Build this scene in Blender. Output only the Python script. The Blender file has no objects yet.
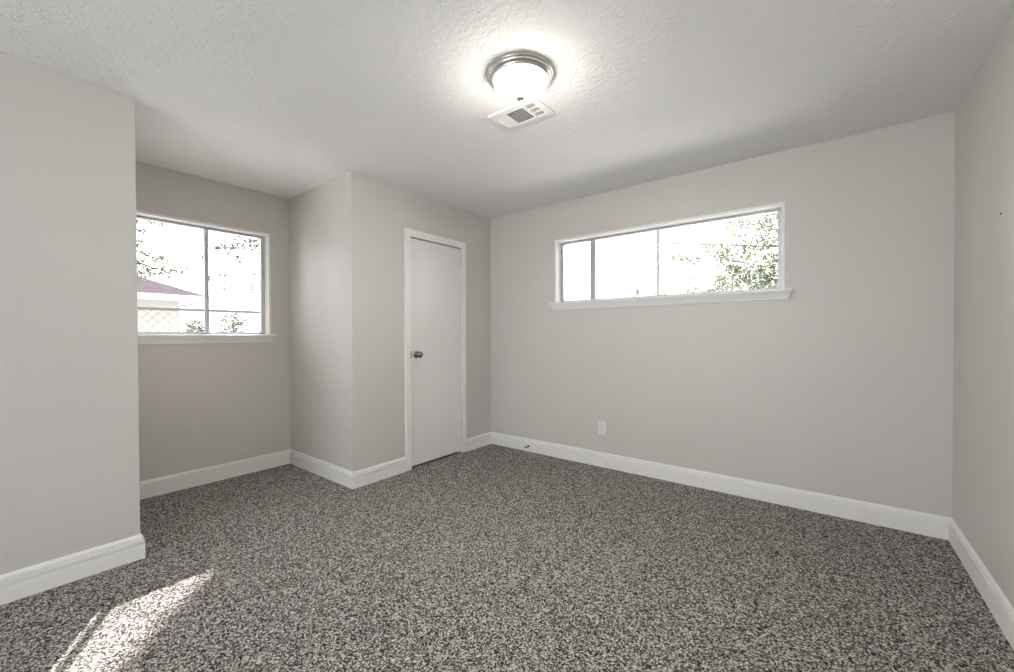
import bpy, bmesh, math, random
from mathutils import Vector, Matrix
random.seed(7)
S = bpy.context.scene
COL = S.collection

# ------------------------------------------------------------ camera
F_PX, PITCH, YAW, ROLL, HC, CY = 409.26, -0.0099, -0.6628, -0.0034, 1.1855, 338.4
c_, s_ = math.cos(YAW), math.sin(YAW)
fwd = Vector((s_*math.cos(PITCH), c_*math.cos(PITCH), math.sin(PITCH)))
rgt = Vector((c_, -s_, 0)); up = rgt.cross(fwd)
r2 = rgt*math.cos(ROLL) + up*math.sin(ROLL)
u2 = -rgt*math.sin(ROLL) + up*math.cos(ROLL)
cd = bpy.data.cameras.new('camera'); cam = bpy.data.objects.new('camera', cd); COL.objects.link(cam)
cam.matrix_world = Matrix(((r2.x, u2.x, -fwd.x, 0), (r2.y, u2.y, -fwd.y, 0), (r2.z, u2.z, -fwd.z, HC), (0, 0, 0, 1)))
cd.sensor_width = 36; cd.lens = 36*F_PX/1014; cd.shift_y = (CY-336)/1014
cd.clip_start = 0.02; cd.clip_end = 200
S.camera = cam

# ------------------------------------------------------------ sky, sun, exposure
w = bpy.data.worlds.new('World'); S.world = w; w.use_nodes = True
bg = w.node_tree.nodes['Background']
bg.inputs['Color'].default_value = (0.92, 0.96, 1.0, 1); bg.inputs['Strength'].default_value = 3.9
sl = bpy.data.lights.new('sun', 'SUN'); sun = bpy.data.objects.new('sun', sl); COL.objects.link(sun)
sl.energy = 12; sl.angle = math.radians(0.6); sl.color = (1, .93, .90)
SUN_DIR = Vector((1, -.52, -.832)).normalized()
sun.rotation_euler = SUN_DIR.to_track_quat('-Z', 'Y').to_euler(); sun.location = (-6, 4, 8)
al = bpy.data.lights.new('fill_behind_camera', 'AREA'); alo = bpy.data.objects.new('fill_behind_camera', al); COL.objects.link(alo)
al.shape = 'RECTANGLE'; al.size = 3.6; al.size_y = 1.8; al.energy = 60; al.color = (.86, .93, 1)   # unseen fill light added outside the added window behind the camera
alo.location = (-1.1, -4.0, .2); alo.rotation_euler = Vector((0, 1, .50)).to_track_quat('-Z', 'Z').to_euler()
S.view_settings.view_transform = 'Standard'; S.view_settings.look = 'None'
S.view_settings.exposure = 0.56; S.view_settings.gamma = 1.0; S.view_settings.use_curve_mapping = False

# ------------------------------------------------------------ room dimensions (metres)
H = 2.44
XA, YB, YC, XD, YS, XB, YF = -2.878, 3.399, 1.751, -3.917, 0.507, 0.570, -2.5
T = .12                                   # outer wall thickness

# ------------------------------------------------------------ materials
def mat(name, col, rough=.6, metal=0, spec=.5, emit=None, es=0):
    m = bpy.data.materials.new(name); m.use_nodes = True
    b = m.node_tree.nodes['Principled BSDF']
    b.inputs['Base Color'].default_value = (*col, 1); b.inputs['Roughness'].default_value = rough
    b.inputs['Metallic'].default_value = metal; b.inputs['Specular IOR Level'].default_value = spec
    if emit:
        b.inputs['Emission Color'].default_value = (*emit, 1); b.inputs['Emission Strength'].default_value = es
    return m
def nodes(m): return m.node_tree.nodes, m.node_tree.links, m.node_tree.nodes['Principled BSDF']
def objco(nt):
    t = nt.nodes.new('ShaderNodeTexCoord'); return t.outputs['Object']
def add_bump(m, scale, dist, strength=1, detail=3, rough=.5, stretch=None):
    N, L, b = nodes(m)
    n = N.new('ShaderNodeTexNoise'); n.inputs['Scale'].default_value = scale
    n.inputs['Detail'].default_value = detail; n.inputs['Roughness'].default_value = rough
    L.new(objco(m.node_tree), n.inputs['Vector'])
    bp = N.new('ShaderNodeBump'); bp.inputs['Strength'].default_value = strength; bp.inputs['Distance'].default_value = dist
    L.new(n.outputs['Fac'], bp.inputs['Height']); L.new(bp.outputs['Normal'], b.inputs['Normal'])
    return n
def mottle(m, a, c, scale):
    N, L, b = nodes(m)
    n = N.new('ShaderNodeTexNoise'); n.inputs['Scale'].default_value = scale; n.inputs['Detail'].default_value = 2
    L.new(objco(m.node_tree), n.inputs['Vector'])
    r = N.new('ShaderNodeValToRGB'); r.color_ramp.elements[0].position = .3; r.color_ramp.elements[1].position = .7
    r.color_ramp.elements[0].color = (*a, 1); r.color_ramp.elements[1].color = (*c, 1)
    L.new(n.outputs['Fac'], r.inputs['Fac']); L.new(r.outputs['Color'], b.inputs['Base Color'])

M_WALL = mat('wall_paint', (.63, .60, .575), .46, spec=.5)
mottle(M_WALL, (.620, .595, .564), (.636, .611, .580), 1.5); add_bump(M_WALL, 70, .0010, .5, 3)
M_TRIM = mat('white_trim_paint', (.87, .855, .835), .38)
M_DOOR = mat('white_door_paint', (.83, .815, .795), .24); add_bump(M_DOOR, 14, .0008, .3)
M_ALU = mat('window_aluminium', (.50, .50, .52), .45, metal=.6)
M_NICKEL = mat('brushed_nickel', (.70, .665, .62), .30, metal=1)
N, L, b = nodes(M_NICKEL)
M_KNOB = mat('satin_metal_knob', (.30, .28, .26), .22, metal=1)
M_DARK = mat('dark_bronze', (.06, .05, .045), .4, metal=.6)
M_HOLE = mat('dark_void', (.03, .03, .03), .9)
M_PLASTIC = mat('white_plastic', (.80, .78, .75), .35)
M_SHADE = mat('frosted_glass_shade', (.9, .9, .88), .4, emit=(1, .965, .91), es=42)
N, L, b = nodes(M_SHADE)                  # bulbs sit low in the bowl: its bottom glows brighter than its rim
sz = N.new('ShaderNodeSeparateXYZ'); L.new(objco(M_SHADE.node_tree), sz.inputs[0])
mr = N.new('ShaderNodeMapRange'); mr.inputs['From Min'].default_value = -.052; mr.inputs['From Max'].default_value = -.105
mr.inputs['To Min'].default_value = 8; mr.inputs['To Max'].default_value = 145; L.new(sz.outputs['Z'], mr.inputs['Value']); L.new(mr.outputs[0], b.inputs['Emission Strength'])
M_VENT = mat('vent_white_enamel', (.80, .79, .77), .4)

# ceiling: stomped / brushed drywall texture
M_CEIL = mat('textured_ceiling_paint', (.89, .885, .87), .8, spec=.2)
N, L, b = nodes(M_CEIL)
co = objco(M_CEIL.node_tree)
nz = N.new('ShaderNodeTexNoise'); nz.inputs['Scale'].default_value = 9; nz.inputs['Detail'].default_value = 2; L.new(co, nz.inputs['Vector'])
mix = N.new('ShaderNodeVectorMath'); mix.operation = 'MULTIPLY_ADD'
L.new(nz.outputs['Color'], mix.inputs[0]); mix.inputs[1].default_value = (.09, .09, .09); L.new(co, mix.inputs[2])
n1 = N.new('ShaderNodeTexNoise'); n1.inputs['Scale'].default_value = 34; n1.inputs['Detail'].default_value = 4; n1.inputs['Roughness'].default_value = .62
L.new(mix.outputs[0], n1.inputs['Vector'])
r1 = N.new('ShaderNodeValToRGB'); r1.color_ramp.elements[0].position = .46; r1.color_ramp.elements[1].position = .60
L.new(n1.outputs['Fac'], r1.inputs['Fac'])
bp = N.new('ShaderNodeBump'); bp.inputs['Strength'].default_value = .65; bp.inputs['Distance'].default_value = .0026
L.new(r1.outputs['Color'], bp.inputs['Height']); L.new(bp.outputs['Normal'], b.inputs['Normal'])

# carpet: frieze pile of black, grey-brown and cream yarn tips
M_CARPET = mat('speckled_carpet', (.2, .2, .2), .95, spec=.1)
N, L, b = nodes(M_CARPET)
co = objco(M_CARPET.node_tree)
nw = N.new('ShaderNodeTexNoise'); nw.inputs['Scale'].default_value = 120; nw.inputs['Detail'].default_value = 2; L.new(co, nw.inputs['Vector'])
ma = N.new('ShaderNodeVectorMath'); ma.operation = 'MULTIPLY_ADD'
L.new(nw.outputs['Color'], ma.inputs[0]); ma.inputs[1].default_value = (.012, .012, .012); L.new(co, ma.inputs[2])
vo = N.new('ShaderNodeTexVoronoi'); vo.inputs['Scale'].default_value = 200; L.new(ma.outputs[0], vo.inputs['Vector'])
sep = N.new('ShaderNodeSeparateColor'); L.new(vo.outputs['Color'], sep.inputs['Color'])
n2 = N.new('ShaderNodeTexNoise'); n2.inputs['Scale'].default_value = 74; n2.inputs['Detail'].default_value = 3; n2.inputs['Roughness'].default_value = .7
L.new(co, n2.inputs['Vector'])
mm = N.new('ShaderNodeMath'); mm.operation = 'MULTIPLY_ADD'; mm.inputs[1].default_value = .55
L.new(sep.outputs['Red'], mm.inputs[0])
m3 = N.new('ShaderNodeMath'); m3.operation = 'MULTIPLY'; m3.inputs[1].default_value = .45; L.new(n2.outputs['Fac'], m3.inputs[0])
L.new(m3.outputs[0], mm.inputs[2])
cr = N.new('ShaderNodeValToRGB'); e = cr.color_ramp.elements
e[0].position = .28; e[0].color = (.018, .016, .014, 1)
e[1].position = .70; e[1].color = (.68, .645, .60, 1)
x = e.new(.43); x.color = (.10, .090, .080, 1)
x = e.new(.56); x.color = (.265, .243, .222, 1)
L.new(mm.outputs[0], cr.inputs['Fac']); L.new(cr.outputs['Color'], b.inputs['Base Color'])
bp = N.new('ShaderNodeBump'); bp.inputs['Strength'].default_value = .9; bp.inputs['Distance'].default_value = .008
L.new(mm.outputs[0], bp.inputs['Height']); L.new(bp.outputs['Normal'], b.inputs['Normal'])

# window glass: mostly clear, Fresnel reflection
M_GLASS = bpy.data.materials.new('window_glass'); M_GLASS.use_nodes = True
nt = M_GLASS.node_tree; nt.nodes.clear()
o = nt.nodes.new('ShaderNodeOutputMaterial'); mx = nt.nodes.new('ShaderNodeMixShader')
tr = nt.nodes.new('ShaderNodeBsdfTransparent'); tr.inputs['Color'].default_value = (.97, .98, .98, 1)
gl = nt.nodes.new('ShaderNodeBsdfGlossy'); gl.inputs['Roughness'].default_value = .02
fr = nt.nodes.new('ShaderNodeFresnel'); fr.inputs['IOR'].default_value = 1.3
nt.links.new(fr.outputs[0], mx.inputs[0]); nt.links.new(tr.outputs[0], mx.inputs[1]); nt.links.new(gl.outputs[0], mx.inputs[2])
nt.links.new(mx.outputs[0], o.inputs['Surface'])

M_YARD = mat('pale_concrete_yard', (.64, .62, .60), .9, spec=.1); mottle(M_YARD, (.60, .58, .56), (.68, .66, .64), 2)  # unseen ground, made pale to bounce sunlight onto the ceiling
M_ROOF = mat('brown_shingles', (.07, .05, .06), .95, spec=0); mottle(M_ROOF, (.075, .06, .066), (.10, .08, .088), 6)
M_SIDING = mat('cream_siding', (.30, .29, .26), .8, spec=.1); add_bump(M_SIDING, 10, .002, .2)
M_FASCIA = mat('white_fascia', (.5, .49, .48), .7, spec=.2)
M_SOFFIT = mat('painted_soffit', (.7, .69, .67), .7)
M_GALV = mat('galvanised_steel', (.09, .09, .10), .6, metal=.2)
M_BARK = mat('tree_bark', (.09, .075, .06), .9); add_bump(M_BARK, 30, .01, .6)
M_LEAF = mat('tree_leaf', (.06, .07, .04), .8, spec=.1); mottle(M_LEAF, (.07, .08, .055), (.15, .16, .09), 3)
M_LEAF2 = mat('pale_tree_leaf', (.09, .11, .05), .8, spec=.1); mottle(M_LEAF2, (.11, .12, .08), (.28, .30, .17), 3)
M_WIRE = mat('black_cable', (.03, .03, .035), .6)
M_WOOD = mat('weathered_wood_pole', (.22, .2, .18), .9)

# ------------------------------------------------------------ mesh helpers
def link(name, bm, m, parent=None, smooth=False, recalc=True):
    if recalc: bmesh.ops.recalc_face_normals(bm, faces=bm.faces)
    me = bpy.data.meshes.new(name); bm.to_mesh(me); bm.free()
    if smooth:
        for p in me.polygons: p.use_smooth = True
    me.materials.append(m)
    o = bpy.data.objects.new(name, me); COL.objects.link(o)
    if parent is not None: o.parent = parent
    return o
def empty(name, loc):
    o = bpy.data.objects.new(name, None); COL.objects.link(o); o.location = loc; o.empty_display_size = .1; return o
def structure(o, label=None):
    o['kind'] = 'structure'
    if label: o['label'] = label
    return o
def tag(o, label, cat, group=None, kind=None):
    o['label'] = label; o['category'] = cat
    if group: o['group'] = group
    if kind: o['kind'] = kind
    return o
def local(bm, org):
    bmesh.ops.translate(bm, verts=bm.verts, vec=-Vector(org)); return bm
def box(bm, x0, x1, y0, y1, z0, z1, bev=0):
    b2 = bmesh.new()
    v = [b2.verts.new((x, y, z)) for x in (x0, x1) for y in (y0, y1) for z in (z0, z1)]
    for f in ((0, 1, 3, 2), (4, 6, 7, 5), (0, 4, 5, 1), (2, 3, 7, 6), (0, 2, 6, 4), (1, 5, 7, 3)): b2.faces.new([v[i] for i in f])
    if bev: bmesh.ops.bevel(b2, geom=b2.edges[:], offset=bev, segments=2, affect='EDGES', profile=.5)
    me = bpy.data.meshes.new('t'); b2.to_mesh(me); b2.free(); bm.from_mesh(me); bpy.data.meshes.remove(me)
    return bm
def B(*a, bev=0): return box(bmesh.new(), *a, bev=bev)
def lathe(bm, prof, axis='Z', seg=48, org=(0, 0, 0), cap=False):
    """prof: list of (r, h); revolved about axis through org, h measured along the axis"""
    rings = []
    for r, h in prof:
        ring = []
        if r < 1e-6: n = 1
        else: n = seg
        for i in range(n):
            a = 2*math.pi*i/seg; p = (r*math.cos(a), r*math.sin(a), h)
            if axis == 'X': p = (h, p[0], p[1])
            if axis == 'Y': p = (p[0], h, p[1])
            ring.append(bm.verts.new(Vector(p)+Vector(org)))
        rings.append(ring)
    for a, c in zip(rings, rings[1:]):
        for i in range(seg):
            j = (i+1) % seg
            q = [a[i % len(a)], a[j % len(a)], c[j % len(c)], c[i % len(c)]]
            u = []
            [u.append(k) for k in q if k not in u]
            if len(u) > 2: bm.faces.new(u)
    return bm
def tube(bm, pts, rad, seg=6):
    """pts: list of Vectors; rad number or list; closed ends"""
    pts = [Vector(p) for p in pts]; n = len(pts)
    if not isinstance(rad, (list, tuple)): rad = [rad]*n
    rings = []; ref = None
    for i, p in enumerate(pts):
        d = (pts[min(i+1, n-1)]-pts[max(i-1, 0)]).normalized()
        if ref is None: ref = Vector((0, 0, 1)) if abs(d.z) < .9 else Vector((1, 0, 0))
        u = d.cross(ref).normalized(); v = d.cross(u).normalized()
        rings.append([bm.verts.new(p+(u*math.cos(2*math.pi*k/seg)+v*math.sin(2*math.pi*k/seg))*rad[i]) for k in range(seg)])
    for a, c in zip(rings, rings[1:]):
        for k in range(seg): bm.faces.new((a[k], a[(k+1) % seg], c[(k+1) % seg], c[k]))
    bm.faces.new(rings[0][::-1]); bm.faces.new(rings[-1])
    return bm
def wall_bm(axis, a0, a1, u0, u1, z0, z1, holes=()):
    """slab a0..a1 thick on axis, u0..u1 long, with rectangular holes"""
    us = sorted({u0, u1, *[h[0] for h in holes], *[h[1] for h in holes]})
    zs = sorted({z0, z1, *[h[2] for h in holes], *[h[3] for h in holes]})
    solid = {}
    for i in range(len(us)-1):
        for j in range(len(zs)-1):
            cu, cz = (us[i]+us[i+1])/2, (zs[j]+zs[j+1])/2
            solid[i, j] = not any(h[0] < cu < h[1] and h[2] < cz < h[3] for h in holes)
    bm = bmesh.new(); V = {}
    def v(a, u, z):
        k = (a, u, z)
        if k not in V: V[k] = bm.verts.new((a, u, z) if axis == 'x' else (u, a, z))
        return V[k]
    for (i, j), s in solid.items():
        if not s: continue
        A, Bb, C, D = us[i], us[i+1], zs[j], zs[j+1]
        for a in (a0, a1): bm.faces.new((v(a, A, C), v(a, Bb, C), v(a, Bb, D), v(a, A, D)))
        for di, dj, e in ((-1, 0, ((A, C), (A, D))), (1, 0, ((Bb, C), (Bb, D))), (0, -1, ((A, C), (Bb, C))), (0, 1, ((A, D), (Bb, D)))):
            if not solid.get((i+di, j+dj), False):
                p, q = e; bm.faces.new((v(a0, *p), v(a1, *p), v(a1, *q), v(a0, *q)))
    return bm

# ------------------------------------------------------------ room shell
WW = (-2.063, -.227, 1.478, 2.089)        # wide window rough opening  x0 x1 z0 z1
LW = (.650, 1.588, 1.180, 2.089)          # alcove window              y0 y1 z0 z1
DR = (2.297, 2.949, 0, 2.054)             # closet door                y0 y1 z0 z1
EN = (-2.4, .1, .45, 2.2)             # unseen window added in the front wall to let fill light in
structure(link('floor', B(XD-T, XB+T, YF-T, YB+T, -.12, 0), M_CARPET), 'dark grey speckled wall to wall carpet')
structure(link('ceiling', B(XD-T, XB+T, YF-T, YB+T, H, H+.12), M_CEIL), 'off-white ceiling with brushed drywall texture')
structure(link('wall_back', wall_bm('y', YB, YB+T, XD-T, XB+T, 0, H, [WW]), M_WALL))
structure(link('wall_right', wall_bm('x', XB, XB+T, YF-T, YB, 0, H), M_WALL))
structure(link('wall_front', wall_bm('y', YF-T, YF, XD-T, XB, 0, H, [EN]), M_WALL))
structure(link('wall_left', B(XD, XA, YF, YS, 0, H, bev=.003), M_WALL))
structure(link('wall_alcove', wall_bm('x', XD-T, XD, YF, YB, 0, H, [LW]), M_WALL))
bm = wall_bm('x', XA-.1, XA, YC, YB, 0, H, [DR])
structure(link('wall_closet', bm, M_WALL))
structure(link('wall_closet_side', B(XD, XA-.1, YC, YC+.1, 0, H), M_WALL))
# eaves around the house
structure(link('trim_1', B(XD-T-.42, XD-T, YF-.5, YB+T+.42, H+.02, H+.2), M_SOFFIT), 'painted roof overhang above alcove window')
structure(link('trim_2', B(XD-T, XB+T+.4, YB+T, YB+T+.42, H+.02, H+.2), M_SOFFIT), 'painted roof overhang above wide window')

# ------------------------------------------------------------ baseboards (mitred profile)
BT, BH = .016, .128
PROF = [(0, 0), (BT, 0), (BT, .078), (BT-.009, .0775), (BT-.009, .0835), (BT-.001, .0845), (BT-.001, .0985), (BT-.011, .0990),
        (BT-.011, .1055), (BT-.005, .1075), (BT-.007, .117), (BT-.011, .1235), (.003, BH), (0, BH)]
def baseboard(name, p0, p1, nrm, m0, m1):
    """runs p0->p1 along the wall foot; nrm points into the room; m0/m1 = +1 outer mitre, -1 inner mitre, 0 square"""
    p0, p1, nrm = Vector((*p0, 0)), Vector((*p1, 0)), Vector((*nrm, 0))
    d = (p1-p0).normalized(); bm = bmesh.new()
    a = [bm.verts.new(p0 + nrm*o - d*m0*o + Vector((0, 0, z))) for o, z in PROF]
    c = [bm.verts.new(p1 + nrm*o + d*m1*o + Vector((0, 0, z))) for o, z in PROF]
    n = len(PROF)
    for i in range(n): bm.faces.new((a[i], a[(i+1) % n], c[(i+1) % n], c[i]))
    bm.faces.new(a); bm.faces.new(c)
    return structure(link(name, bm, M_TRIM))
CAS = (2.2475, 3.0035)                    # outside edges of the door casing
baseboard('baseboard_back', (XA, YB), (XB, YB), (0, -1), -1, -1)
baseboard('baseboard_right', (XB, YB), (XB, YF), (-1, 0), -1, -1)
baseboard('baseboard_front', (XA, YF), (XB, YF), (0, 1), -1, -1)
baseboard('baseboard_left', (XA, YF), (XA, YS), (1, 0), -1, 1)
baseboard('baseboard_left_return', (XA, YS), (XD, YS), (0, 1), 1, -1)
baseboard('baseboard_alcove', (XD, YS), (XD, YC), (1, 0), -1, -1)
baseboard('baseboard_closet_side', (XD, YC), (XA, YC), (0, -1), -1, 1)
baseboard('baseboard_closet_left', (XA, YC), (XA, CAS[0]), (1, 0), 1, 0)
baseboard('baseboard_closet_right', (XA, CAS[1]), (XA, YB), (1, 0), 0, -1)

# ------------------------------------------------------------ windows
def slab_prism(bm, pts2, u0, u1, s0, s1, put):
    """extrude profile pts2 (depth, z) from u0 to u1; ends slanted by s0/s1 per metre of drop below the top"""
    zt = max(p[1] for p in pts2)
    a = [bm.verts.new(put(u0+(zt-z)*s0, d, z)) for d, z in pts2]
    c = [bm.verts.new(put(u1-(zt-z)*s1, d, z)) for d, z in pts2]
    n = len(pts2)
    for i in range(n): bm.faces.new((a[i], a[(i+1) % n], c[(i+1) % n], c[i]))
    bm.faces.new(a); bm.faces.new(c)
def window(name, hole, put, bars, label, sill_z, horn, org):
    """put(u, d, z): u along the wall, d out of the room (negative = into the room)"""
    u0, u1, z0, z1 = hole
    root = empty(name, org); structure(root, label); root['category'] = 'window'
    def ub(bm, a0, a1, d0, d1, q0, q1, bev=0):
        p, q = put(a0, d0, q0), put(a1, d1, q1)
        box(bm, min(p[0], q[0]), max(p[0], q[0]), min(p[1], q[1]), max(p[1], q[1]), q0, q1, bev)
    L_ = .019
    bm = bmesh.new()                      # painted jamb liner
    ub(bm, u0, u0+L_, -.006, T-.002, z0, z1, .0015); ub(bm, u1-L_, u1, -.006, T-.002, z0, z1, .0015)
    ub(bm, u0+L_, u1-L_, -.006, T-.002, z1-L_, z1, .0015)
    link('window_jamb', local(bm, org), M_TRIM, root)
    bm = bmesh.new()                      # stool (sill board) and apron
    ub(bm, u0-horn, u1+horn, -.040, 0, sill_z-.016, sill_z, .004); ub(bm, u0, u1, -.01, T-.002, sill_z-.016, sill_z)
    st = link('window_sill', local(bm, org), M_TRIM, root)
    bm = bmesh.new()
    slab_prism(bm, [(0, sill_z-.016), (-.034, sill_z-.016), (-.032, sill_z-.026), (-.022, sill_z-.040), (-.014, sill_z-.058), (-.012, sill_z-.070), (0, sill_z-.070)],
               u0-horn+.006, u1+horn-.006, .33, .33, put)
    link('apron', local(bm, org), M_TRIM, st)
    f0, f1 = .076, .116
    bm = bmesh.new(); fw = .028           # aluminium frame with track
    i0, i1, j0, j1 = u0+L_, u1-L_, sill_z, z1-L_
    ub(bm, i0, i0+fw, f0, f1, j0, j1); ub(bm, i1-fw, i1, f0, f1, j0, j1)
    ub(bm, i0+fw, i1-fw, f0, f1, j0, j0+.020); ub(bm, i0+fw, i1-fw, f0, f1, j1-.018, j1)
    ub(bm, i0+fw, i1-fw, f0-.006, f0, j0, j0+.010)
    link('window_frame', local(bm, org), M_ALU, root)
    edges = [i0+fw] + [c for b_ in bars for c in (b_[0], b_[1])] + [i1-fw]
    for k, (a0, a1, d0, d1) in enumerate(bars):
        bm = bmesh.new(); ub(bm, a0, a1, d0, d1, j0+.020, j1-.018, .002)
        ml = link('mullion', local(bm, org), M_ALU, root)
        if name == 'window_2':            # sash latch on the meeting stile
            bm = bmesh.new(); ub(bm, a0+.008, a1-.008, d0-.012, d0, 1.50, 1.56, .002)
            link('latch', local(bm, org), M_ALU, ml)
    for k in range(0, len(edges), 2):
        bm = bmesh.new(); ub(bm, edges[k], edges[k+1], .095, .098, j0+.020, j1-.018)
        link('pane', local(bm, org), M_GLASS, root)
    # light portal: only guides sampling of the sky through the opening
    pl = bpy.data.lights.new('portal', 'AREA'); pl.shape = 'RECTANGLE'; pl.size = u1-u0; pl.size_y = z1-z0
    po = bpy.data.objects.new('portal', pl); COL.objects.link(po); pl.cycles.is_portal = True
    cc = Vector(put((u0+u1)/2, T+.01, (z0+z1)/2)); inn = (Vector(put(0, -1, 0))-Vector(put(0, 0, 0)))
    po.location = cc; po.rotation_euler = inn.to_track_quat('-Z', 'Z').to_euler()
    return root
window('window_1', WW, lambda u, d, z: (u, YB+d, z), [(-1.734, -1.686, .084, .112), (-1.125, -1.107, .086, .112)],
       'wide high horizontal window with white sill on back wall', 1.490, .045, ((WW[0]+WW[1])/2, YB, 1.49))
window('window_2', LW, lambda u, d, z: (XD-d, u, z), [(1.120, 1.148, .082, .110)],
       'square two-pane sliding window with white sill in alcove', 1.192, .036, (XD, 1.119, 1.192))
window('added_window_3', EN, lambda u, d, z: (u, YF-d, z), [(-1.165, -1.135, .080, .112)],
       'added unseen two-pane window in wall behind the viewer, lets in fill light', .462, .04, (-1.15, YF, .462))

# ------------------------------------------------------------ closet door
dz = empty('door_1', (XA, (DR[0]+DR[1])/2, 0)); structure(dz, 'white flush closet door with white casing'); dz['category'] = 'door'
O = tuple(dz.location)
i0, i1, it = 2.306, 2.940, 2.045          # inside of casing
bm = bmesh.new()
def casing(bm):
    o0, o1, ot = CAS[0], CAS[1], 2.110
    x0, x1 = XA, XA+.013
    def ring(x, ins):
        return [(x, o0+ins, 0), (x, o0+ins, ot-ins), (x, o1-ins, ot-ins), (x, o1-ins, 0)], [(x, i0-0, 0), (x, i0, it), (x, i1, it), (x, i1, 0)]
    a, b_ = ring(x0, 0); c, d = ring(x1, .003)
    V = [[bm.verts.new(p) for p in r] for r in (a, c, d, b_)]
    for r, s in zip(V, V[1:]+V[:1]):
        for k in range(3): bm.faces.new((r[k], r[k+1], s[k+1], s[k]))
    for k in (0, 3): bm.faces.new([V[j][k] for j in range(4)])
casing(bm)
# door stop / jamb lining
box(bm, XA-.1, XA, DR[0], i0-.002, 0, DR[3]); box(bm, XA-.1, XA, i1+.002, DR[1], 0, DR[3]); box(bm, XA-.1, XA, i0-.002, i1+.002, it+.002, DR[3])
box(bm, XA-.06, XA-.045, i0-.002, i0+.010, 0, it); box(bm, XA-.06, XA-.045, i1-.010, i1+.002, 0, it); box(bm, XA-.06, XA-.045, i0+.01, i1-.01, it-.012, it+.002)
link('door_frame', local(bm, O), M_TRIM, dz)
dl = link('door_leaf', local(B(XA-.038, XA-.002, i0+.008, i1-.003, .022, it-.009, bev=.002), O), M_DOOR, dz)
# knob: rose, neck, ball
kc = (XA-.002, 2.376, 1.008)
bm = bmesh.new()
lathe(bm, [(0, 0), (.030, 0), (.032, .002), (.031, .005), (.024, .009), (.014, .012), (.012, .024), (.014, .030), (.024, .037), (.0285, .048), (.027, .058), (.020, .064), (.010, .066), (0, .066)], 'X', 32, kc)
kb = link('door_handle', local(bm, O), M_KNOB, dz, smooth=True)
bm = bmesh.new(); lathe(bm, [(0, 0), (.004, 0), (.004, .0015), (0, .0015)], 'X', 16, (kc[0]+.066, kc[1], kc[2]))
link('keyhole', local(bm, O), M_HOLE, kb)
link('strike_plate', local(B(XA-.002, XA+.0142, i0-.004, i0+.0045, .978, 1.042), O), M_DARK, dz)
for z in (1.80, .22):
    bm = bmesh.new()
    tube(bm, [(XA+.006, i1+.001, z-.045), (XA+.006, i1+.001, z+.045)], .0055, 10)
    for q in (-.047, .047): lathe(bm, [(0, -.003), (.0045, -.001), (.0045, .001), (0, .003)], 'Z', 10, (XA+.006, i1+.001, z+q))
    box(bm, XA-.002, XA+.0005, i1-.02, i1-.004, z-.044, z+.044)
    link('hinge', local(bm, O), M_TRIM, dz)

# ------------------------------------------------------------ ceiling light
lc = (-1.17, 1.61, H)
li = empty('ceiling_light', lc)
tag(li, 'round brushed nickel flush ceiling light with glowing white glass bowl', 'light')
bm = bmesh.new()
lathe(bm, [(0, 0), (.150, 0), (.159, -.002), (.161, -.006), (.160, -.010), (.155, -.013), (.152, -.015), (.153, -.018), (.151, -.023), (.144, -.026), (.141, -.028),
           (.141, -.031), (.138, -.035), (.132, -.036), (.129, -.034), (.128, -.030), (.128, -.012), (0, -.012)], 'Z', 72)
link('light_base', bm, M_NICKEL, li, smooth=True)
bm = bmesh.new()
pr = [(.127, -.026)] + [(.128*math.cos(a)**.9, -.030-.083*math.sin(a)) for a in [math.radians(k) for k in range(6, 91, 6)]]
pr[-1] = (0, -.113)
lathe(bm, pr, 'Z', 64)
link('glass_bowl', bm, M_SHADE, li, smooth=True)
bm = bmesh.new()
lathe(bm, [(0, -.108), (.021, -.110), (.024, -.115), (.022, -.120), (.010, -.124), (.005, -.125), (.005, -.129), (.0075, -.132), (.006, -.137), (0, -.139)], 'Z', 32)
link('finial', bm, M_NICKEL, li, smooth=True)

# ------------------------------------------------------------ ceiling air register
vx0, vx1, vy0, vy1 = -1.541, -1.212, 1.797, 2.003
vo_ = ((vx0+vx1)/2, (vy0+vy1)/2, H)
vt = empty('air_vent', vo_); tag(vt, 'white rectangular three-way ceiling air vent beside the ceiling light', 'air vent')
bm = bmesh.new()
za, zb = H-.010, H-.0005
sec = [(-1.512, -1.452), (-1.438, -1.322), (-1.308, -1.248)]; sy0, sy1 = 1.835, 1.967
fr_ = wall_bm('y', 0, .006, vx0+.004, vx1-.004, vy0+.004, vy1-.004, [(a, b_, sy0, sy1) for a, b_ in sec])
me = bpy.data.meshes.new('t')
for v in fr_.verts: v.co = Vector((v.co.x, v.co.z, za+v.co.y))
fr_.to_mesh(me); fr_.free(); bm.from_mesh(me); bpy.data.meshes.remove(me)
box(bm, vx0, vx0+.006, vy0, vy1, H-.009, H, .001); box(bm, vx1-.006, vx1, vy0, vy1, H-.009, H, .001)
box(bm, vx0+.006, vx1-.006, vy0, vy0+.006, H-.009, H, .001); box(bm, vx0+.006, vx1-.006, vy1-.006, vy1, H-.009, H, .001)
for sx in (vx0+.016, vx1-.016): lathe(bm, [(0, za-.003), (.003, za-.0025), (.0045, za), (0, za)], 'Z', 12, (sx, (vy0+vy1)/2, 0))
link('vent_frame', local(bm, vo_), M_VENT, vt)
link('dark_duct_sheet', local(B(vx0+.012, vx1-.012, sy0-.012, sy1+.012, H-.0025, H-.0005), vo_), M_HOLE, vt)  # near-black sheet stands in for the shade inside the duct
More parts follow.
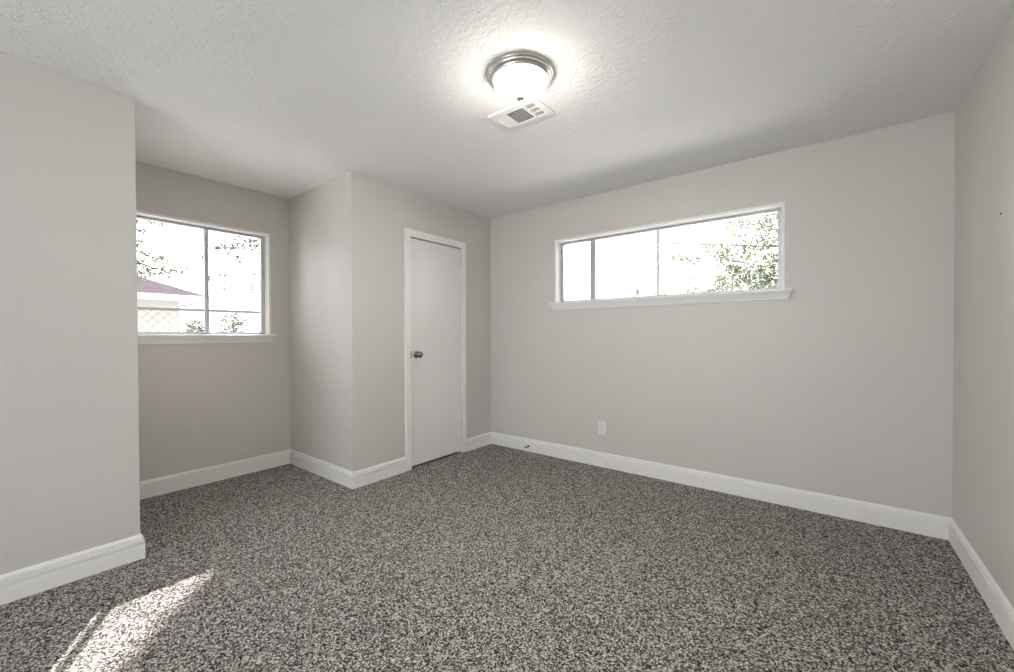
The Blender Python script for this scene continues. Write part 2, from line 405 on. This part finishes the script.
def slat(bm, p, q, tilt, wd):
    """thin tilted blade from p to q"""
    p, q = Vector(p), Vector(q); d = (q-p).normalized(); s = d.cross(Vector((0, 0, 1))).normalized()
    wv = (s*math.cos(tilt)+Vector((0, 0, 1))*math.sin(tilt))*wd/2; n = wv.cross(d).normalized()*.0005
    vs = [bm.verts.new(e_+a*wv+c*n) for e_ in (p, q) for a in (-1, 1) for c in (-1, 1)]
    for f in ((0, 1, 3, 2), (4, 6, 7, 5), (0, 4, 5, 1), (2, 3, 7, 6), (0, 2, 6, 4), (1, 5, 7, 3)): bm.faces.new([vs[i] for i in f])
zm = H-.0068
bm = bmesh.new()
for k in range(9): y = sy0+.007+k*(sy1-sy0-.014)/8; slat(bm, (sec[1][0], y, zm), (sec[1][1], y, zm), math.radians(-40), .008)
link('louver_bank', local(bm, vo_), M_VENT, vt)
bm = bmesh.new()
for k in range(5): x = sec[0][0]+.006+k*.012; slat(bm, (x, sy0, zm), (x, sy1, zm), math.radians(25), .0092)
link('louver_bank', local(bm, vo_), M_VENT, vt)
bm = bmesh.new()
for k in range(5): x = sec[2][0]+.006+k*.012; slat(bm, (x, sy0, zm), (x, sy1, zm), math.radians(-12), .0075)
for y in (1.879, 1.923): box(bm, sec[2][0], sec[2][1], y-.003, y+.003, zm-.003, zm+.001)
link('louver_bank', local(bm, vo_), M_VENT, vt)

# ------------------------------------------------------------ wall outlet
oc = (-1.578, YB, .348)
ot = empty('wall_outlet', oc); tag(ot, 'small white duplex power outlet on back wall below wide window', 'outlet')
link('cover_plate', B(-.038, .038, -.006, 0, -.060, .060, bev=.0025), M_PLASTIC, ot)
for z in (.020, -.020):
    bm = bmesh.new()
    lathe(bm, [(0, -.0085), (.0155, -.0085), (.0165, -.008), (.0165, -.005), (0, -.005)], 'Y', 28, (0, 0, z))
    rc = link('receptacle', bm, M_PLASTIC, ot)
    bm = bmesh.new()
    box(bm, -.0075, -.0050, -.0089, -.0084, z-.002, z+.007); box(bm, .0050, .0075, -.0089, -.0084, z-.001, z+.006)
    lathe(bm, [(0, -.0089), (.0025, -.0089), (.0025, -.0084), (0, -.0084)], 'Y', 12, (0, 0, z-.008))
    sl_ = link('slots', bm, M_HOLE, rc)
bm = bmesh.new(); lathe(bm, [(0, -.0075), (.0025, -.0072), (.003, -.006), (0, -.006)], 'Y', 12)
link('screw', bm, M_NICKEL, ot)

# ------------------------------------------------------------ door stop on the back baseboard
sc = (-2.368, YB-BT, .056)
ds = empty('door_stop', sc); tag(ds, 'small dark door stop screwed to back wall baseboard near the corner', 'door stop')
bm = bmesh.new(); lathe(bm, [(0, 0), (.011, 0), (.012, -.003), (.008, -.006), (0, -.006)], 'Y', 20)
link('base_disc', bm, M_DARK, ds, smooth=True)
bm = bmesh.new()
pts = [(.0055*math.cos(a*.9), -.006-.040*a/40, .0055*math.sin(a*.9)) for a in range(41)]
tube(bm, pts, .0016, 6)
link('spring', bm, M_DARK, ds, smooth=True)
bm = bmesh.new(); lathe(bm, [(0, -.044), (.008, -.044), (.009, -.048), (.009, -.054), (.007, -.057), (0, -.057)], 'Y', 20)
link('rubber_tip', bm, M_DARK, ds, smooth=True)

# ------------------------------------------------------------ nail in the right wall
bm = bmesh.new(); lathe(bm, [(0, .004), (.0012, .004), (.0012, -.003), (.0045, -.003), (.0045, -.0045), (0, -.005)], 'X', 10)
nl = link('nail', bm, M_DARK); nl.location = (XB, 2.597, 1.678); tag(nl, 'tiny dark nail head in right wall', 'nail')

# ============================================================ OUTSIDE
GZ = -.25
structure(link('ground', B(-45, 30, -25, 45, GZ-.1, GZ), M_YARD), 'pale concrete ground outside')

# chain link fence along x = -6
fx, ft = -6.0, 1.492
fo = (fx, 2.0, GZ)
fe = empty('chain_link_fence', fo); tag(fe, 'grey chain link fence with top rail outside alcove window', 'fence')
link('top_rail', local(tube(bmesh.new(), [(fx, -4, ft), (fx, 9, ft)], .019, 10), fo), M_GALV, fe, smooth=True)
for y in (-3.4, -.9, .35, 3.8, 6.3, 8.8):
    bm = bmesh.new(); tube(bm, [(fx, y, GZ-.05), (fx, y, ft+.02)], .024, 10)
    lathe(bm, [(.0, ft+.055), (.018, ft+.048), (.028, ft+.03), (.028, ft+.012)], 'Z', 12, (fx, y, 0))
    link('post', local(bm, fo), M_GALV, fe, smooth=True)
bm = bmesh.new(); ph = .095; hh = ft-GZ-.03
def strand(bm, a, b_, r=.0026):
    a, b_ = Vector(a), Vector(b_); d = (b_-a).normalized(); u = Vector((1, 0, 0)); v = d.cross(u)
    ra = [[bm.verts.new(p+(u*math.cos(t)+v*math.sin(t))*r) for t in (0, 2.094, 4.189)] for p in (a, b_)]
    for k in range(3): bm.faces.new((ra[0][k], ra[0][(k+1) % 3], ra[1][(k+1) % 3], ra[1][k]))
y = -1.0-hh
while y < 5.0:
    strand(bm, (fx+.003, y, GZ+.02), (fx+.003, y+hh, GZ+.02+hh)); strand(bm, (fx-.003, y+hh, GZ+.02), (fx-.003, y, GZ+.02+hh)); y += ph
link('wire_mesh', local(bm, fo), M_GALV, fe)

# neighbour's house
ho = (-18, -1, GZ)
hs = empty('house', ho); tag(hs, 'white neighbouring house with brown hipped shingle roof beyond fence', 'house')
link('wall', local(B(-22.5, -14.5, -9, 3.45, GZ, 2.2), ho), M_SIDING, hs)
bm = bmesh.new(); ex0, ex1, ey0, ey1, ez = -23.1, -13.9, -9.6, 4.05, 2.27
cv = [bm.verts.new(p) for p in ((ex0, ey0, ez), (ex1, ey0, ez), (ex1, ey1, ez), (ex0, ey1, ez), (-18.5, ey0+4, 4.15), (-18.5, ey1-4.2, 4.15))]
for f in ((0, 1, 4), (1, 2, 5, 4), (2, 3, 5), (3, 0, 4, 5), (0, 3, 2, 1)): bm.faces.new([cv[i] for i in f])
link('roof', local(bm, ho), M_ROOF, hs)
bm = bmesh.new(); box(bm, ex1-.03, ex1+.02, ey0, ey1+.02, 2.13, 2.29); box(bm, ex0, ex1, ey1-.03, ey1+.02, 2.13, 2.29); box(bm, ex0, ex1-.03, ey0, ey1-.03, 2.17, 2.2)
link('fascia', local(bm, ho), M_FASCIA, hs)
bm = bmesh.new(); box(bm, -14.5, -14.46, .2, 1.3, .9, 2.0)
link('window', local(bm, ho), M_ALU, hs)

# leaves, trees, shrubs
def leaves(bm, c, rad, n, size, seed):
    shell = .8 if n > 12000 else 0   # the big crown carries its leaves near its surface
    R = random.Random(seed); c = Vector(c)
    for _ in range(n):
        while True:
            p = Vector((R.uniform(-1, 1), R.uniform(-1, 1), R.uniform(-1, 1)))
            if shell < p.length < 1: break
        p = c+Vector((p.x*rad[0], p.y*rad[1], p.z*rad[2]))
        s = size*R.uniform(.6, 1.3)
        q = Matrix.Rotation(R.uniform(0, 6.28), 3, 'Z') @ Matrix.Rotation(R.gauss(0, .7), 3, 'X') @ Matrix.Rotation(R.uniform(0, 6.28), 3, 'Z')
        vs = [bm.verts.new(p+q @ Vector(v)) for v in ((-s, 0, 0), (-s*.3, s*.38, s*.12), (s, 0, 0), (-s*.3, -s*.38, s*.12), (s*.4, 0, -s*.05))]
        bm.faces.new((vs[0], vs[4], vs[1])); bm.faces.new((vs[1], vs[4], vs[2])); bm.faces.new((vs[0], vs[3], vs[4])); bm.faces.new((vs[3], vs[2], vs[4]))
def tree(label, base, top, tr_r, branches, clusters, lm, size, seed, group=None, name='tree', cat='tree'):
    """branches: lists of points from the trunk outward; clusters: (centre, radii, count)"""
    t = empty(name, base); tag(t, label, cat, group)
    base, top = Vector(base), Vector(top)
    R = random.Random(seed)
    pts = [base.lerp(top, k/6)+Vector((R.uniform(-.05, .05), R.uniform(-.05, .05), 0))*(k > 0) for k in range(7)]
    if tr_r:
        link('trunk', local(tube(bmesh.new(), pts, [tr_r*(1.25-.1*k) for k in range(7)], 10), base), M_BARK, t, smooth=True)
    for br in branches:
        link('branch', local(tube(bmesh.new(), br[0], [br[1]*(1-.85*k/(len(br[0])-1)) for k in range(len(br[0]))], 6), base), M_BARK, t, smooth=True)
    bm = bmesh.new()
    for k, (c, r, n) in enumerate(clusters):
        if n < 12000 and size == .040: n = int(n*1.4)
        leaves(bm, c, r, n, size, seed*100+k)
    o = link('foliage', local(bm, base), lm, t, recalc=False)
    return t
# tree left of the alcove window view: hanging sprays of leaves
tree('leafy tree with drooping sprays at left of alcove window, behind fence', (-8, -.1, GZ), (-8, 0, 3.9), .16,
     [([(-8, 0, 2.6), (-7.9, .7, 2.9), (-8, 1.3, 2.95), (-8, 1.75, 2.85)], .035),
      ([(-8, 0, 2.0), (-8.1, .6, 2.25), (-8, 1.2, 2.35), (-8, 1.6, 2.2), (-8, 1.95, 2.1)], .03),
      ([(-8, 0, 3.3), (-7.9, .6, 4.0), (-8, .9, 4.7)], .06), ([(-8, 0, 3.3), (-8.2, -.8, 3.9), (-8.2, -1.4, 4.3)], .06)],
     [((-8, 1.40, 2.93), (.2, .10, .08), 22), ((-8, 1.68, 2.90), (.2, .16, .05), 40), ((-8, 1.46, 2.74), (.1, .08, .06), 22),
      ((-8, 1.40, 2.50), (.2, .12, .10), 26), ((-8, 1.55, 2.33), (.25, .18, .13), 70), ((-8, 1.45, 2.12), (.25, .12, .14), 80),
      ((-8, 1.68, 2.15), (.25, .16, .12), 70), ((-8, 1.90, 2.20), (.15, .12, .07), 30), ((-8, 1.72, 2.38), (.15, .12, .06), 26),
      ((-8, 1.2, 2.3), (.4, .3, .5), 200), ((-8, .2, 4.4), (1.3, 1.3, 1.1), 1500), ((-8, .5, 3.0), (.6, .5, .5), 250)], M_LEAF, .040, 3)
# tree whose crown trims the sun patch; low sprays fill the right pane
tree('leafy tree seen through right pane of alcove window', (-8, 4.9, GZ), (-8, 4.9, 5.2), .17,
     [([(-8, 4.9, 3.0), (-8, 4.0, 3.15), (-8, 3.3, 3.0), (-8, 2.7, 2.75)], .04), ([(-8, 4.9, 2.3), (-8, 4.0, 2.5), (-8, 3.2, 2.4), (-8, 2.5, 2.05)], .03),
      ([(-8, 4.9, 4.4), (-8, 4.2, 5.2), (-8, 3.9, 5.9)], .06), ([(-8, 4.9, 4.4), (-7.8, 5.7, 5.4), (-7.8, 6, 6.2)], .06)],
     [((-8, 4.77, 5.80), (.9, 1.42, 1.42), 26000), ((-8, 2.88, 2.78), (.3, .30, .16), 170), ((-8, 2.52, 2.66), (.2, .20, .12), 90), ((-8, 2.72, 2.50), (.1, .12, .09), 40),
      ((-8, 2.50, 2.24), (.1, .10, .10), 26), ((-8, 2.55, 2.02), (.1, .08, .08), 18), ((-8, 2.98, 2.12), (.1, .10, .18), 34), ((-8, 2.30, 2.10), (.1, .09, .05), 12), ((-8, 2.2, 2.5), (.1, .05, .05), 6), ((-8, 3.5, 2.9), (.4, .6, .4), 250)],
     M_LEAF, .040, 5)
for y, z, r, lab in ((2.10, 1.25, .17, 'low round shrub behind fence, left of window stile'), (2.62, 1.38, .26, 'taller pale shrub behind fence, right of window stile')):
    tree(lab, (-8, y, GZ), (-8, y, z), .02, [([(-8, y, .2), (-8, y+.1, .8), (-8, y+.15, z)], .012), ([(-8, y, .2), (-8, y-.1, .8), (-8, y-.12, z)], .012)],
         [((-8, y, z), (r*.8, r, .20), 520), ((-8, y, .7), (r*.8, r, .7), 600)], M_LEAF2, .035, int(y*10), name='shrub', cat='shrub')
# big tree in the right part of the wide window
ty = 9.0
cl = [((-.95, ty, 3.35), (.42, .5, .24), 190), ((-1.45, ty, 3.25), (.22, .4, .18), 70), ((-1.0, ty, 2.95), (.45, .5, .20), 200), ((-1.75, ty, 2.85), (.30, .4, .16), 110),
      ((-2.45, ty, 2.78), (.24, .3, .07), 60), ((-2.95, ty, 2.83), (.14, .2, .16), 18), ((-2.15, ty, 2.68), (.14, .2, .08), 36), ((-1.35, ty, 2.62), (.45, .5, .26), 280),
      ((-1.30, ty, 2.22), (.52, .6, .26), 560), ((-.75, ty, 2.35), (.3, .5, .36), 330), ((-.80, ty, 1.95), (.42, .5, .22), 330), ((-1.75, ty, 1.98), (.32, .4, .16), 150),
      ((-2.15, ty, 2.02), (.26, .3, .14), 110), ((-2.75, ty, 1.98), (.26, .3, .08), 36), ((-2.1, ty, 2.35), (.12, .2, .14), 16), ((-.2, ty, 3.2), (.8, .9, 1.1), 1100), ((-.5, ty, 4.2), (1.1, 1, .7), 700),
      ((-1.6, ty, 1.7), (1.0, .6, .2), 400)]
tree('sunlit pale green tree in right half of wide window', (-.15, ty, GZ), (-.1, ty, 3.8), .13,
     [([(-.1, ty, 1.8), (-.8, ty, 2.4), (-1.5, ty, 2.62), (-2.0, ty, 2.68), (-2.6, ty, 2.85)], .017), ([(-.1, ty, 2.5), (-.6, ty, 3.0), (-1.1, ty, 3.3), (-1.5, ty, 3.5)], .016),
      ([(-.1, ty, 1.3), (-.8, ty, 1.75), (-1.6, ty, 1.95), (-2.7, ty, 2.0)], .016), ([(-1.5, ty, 2.62), (-1.75, ty, 2.85), (-1.9, ty, 3.05)], .012),
      ([(-.8, ty, 2.4), (-1.0, ty, 2.8), (-1.1, ty, 3.1)], .014), ([(-1.6, ty, 1.95), (-2.05, ty, 2.15), (-2.15, ty, 2.5)], .010)],
     [(c, r, int(n*2.3)) for c, r, n in cl], M_LEAF2, .045, 9)
# overhead cables
def cable(label, pts, r, sag):
    a, b_ = Vector(pts[0]), Vector(pts[1]); P = []
    for k in range(25):
        t = k/24; p = a.lerp(b_, t); p.z -= sag*4*t*(1-t); P.append(p-a)
    o = link('overhead_cable', tube(bmesh.new(), P, r, 6), M_WIRE, smooth=True); o.location = a
    tag(o, label, 'cable', 'overhead cables outside')
def ext(p, q, t0, t1):
    p, q = Vector(p), Vector(q); return [p.lerp(q, t0), p.lerp(q, t1)]
cable('lower dark overhead cable crossing wide window and the tree', ext((-3.864, 12, 3.808), (-.8, 12, 3.283), -3, 3), .020, 0)
cable('thin upper overhead cable crossing wide window above the darker one', ext((-2.713, 12.6, 3.95), (-.801, 12.6, 3.68), -4, 4), .009, 0)
cable('overhead cable crossing the sky in alcove window', ext((-12, 2.251, 3.32), (-12, 4.606, 3.53), -2, 4), .012, .05)
# distant utility pole
up_ = empty('utility_pole', (-11.3, 30, GZ)); tag(up_, 'faint distant utility pole low in middle pane of wide window', 'utility pole')
link('pole', tube(bmesh.new(), [(0, 0, 0), (0, 0, 5.9)], [.10, .06], 8), M_WOOD, up_, smooth=True)
link('transformer', lathe(bmesh.new(), [(0, 4.3), (.12, 4.3), (.13, 4.34), (.13, 4.72), (.06, 4.78), (0, 4.78)], 'Z', 16, (.22, 0, 0)), M_GALV, up_, smooth=False)
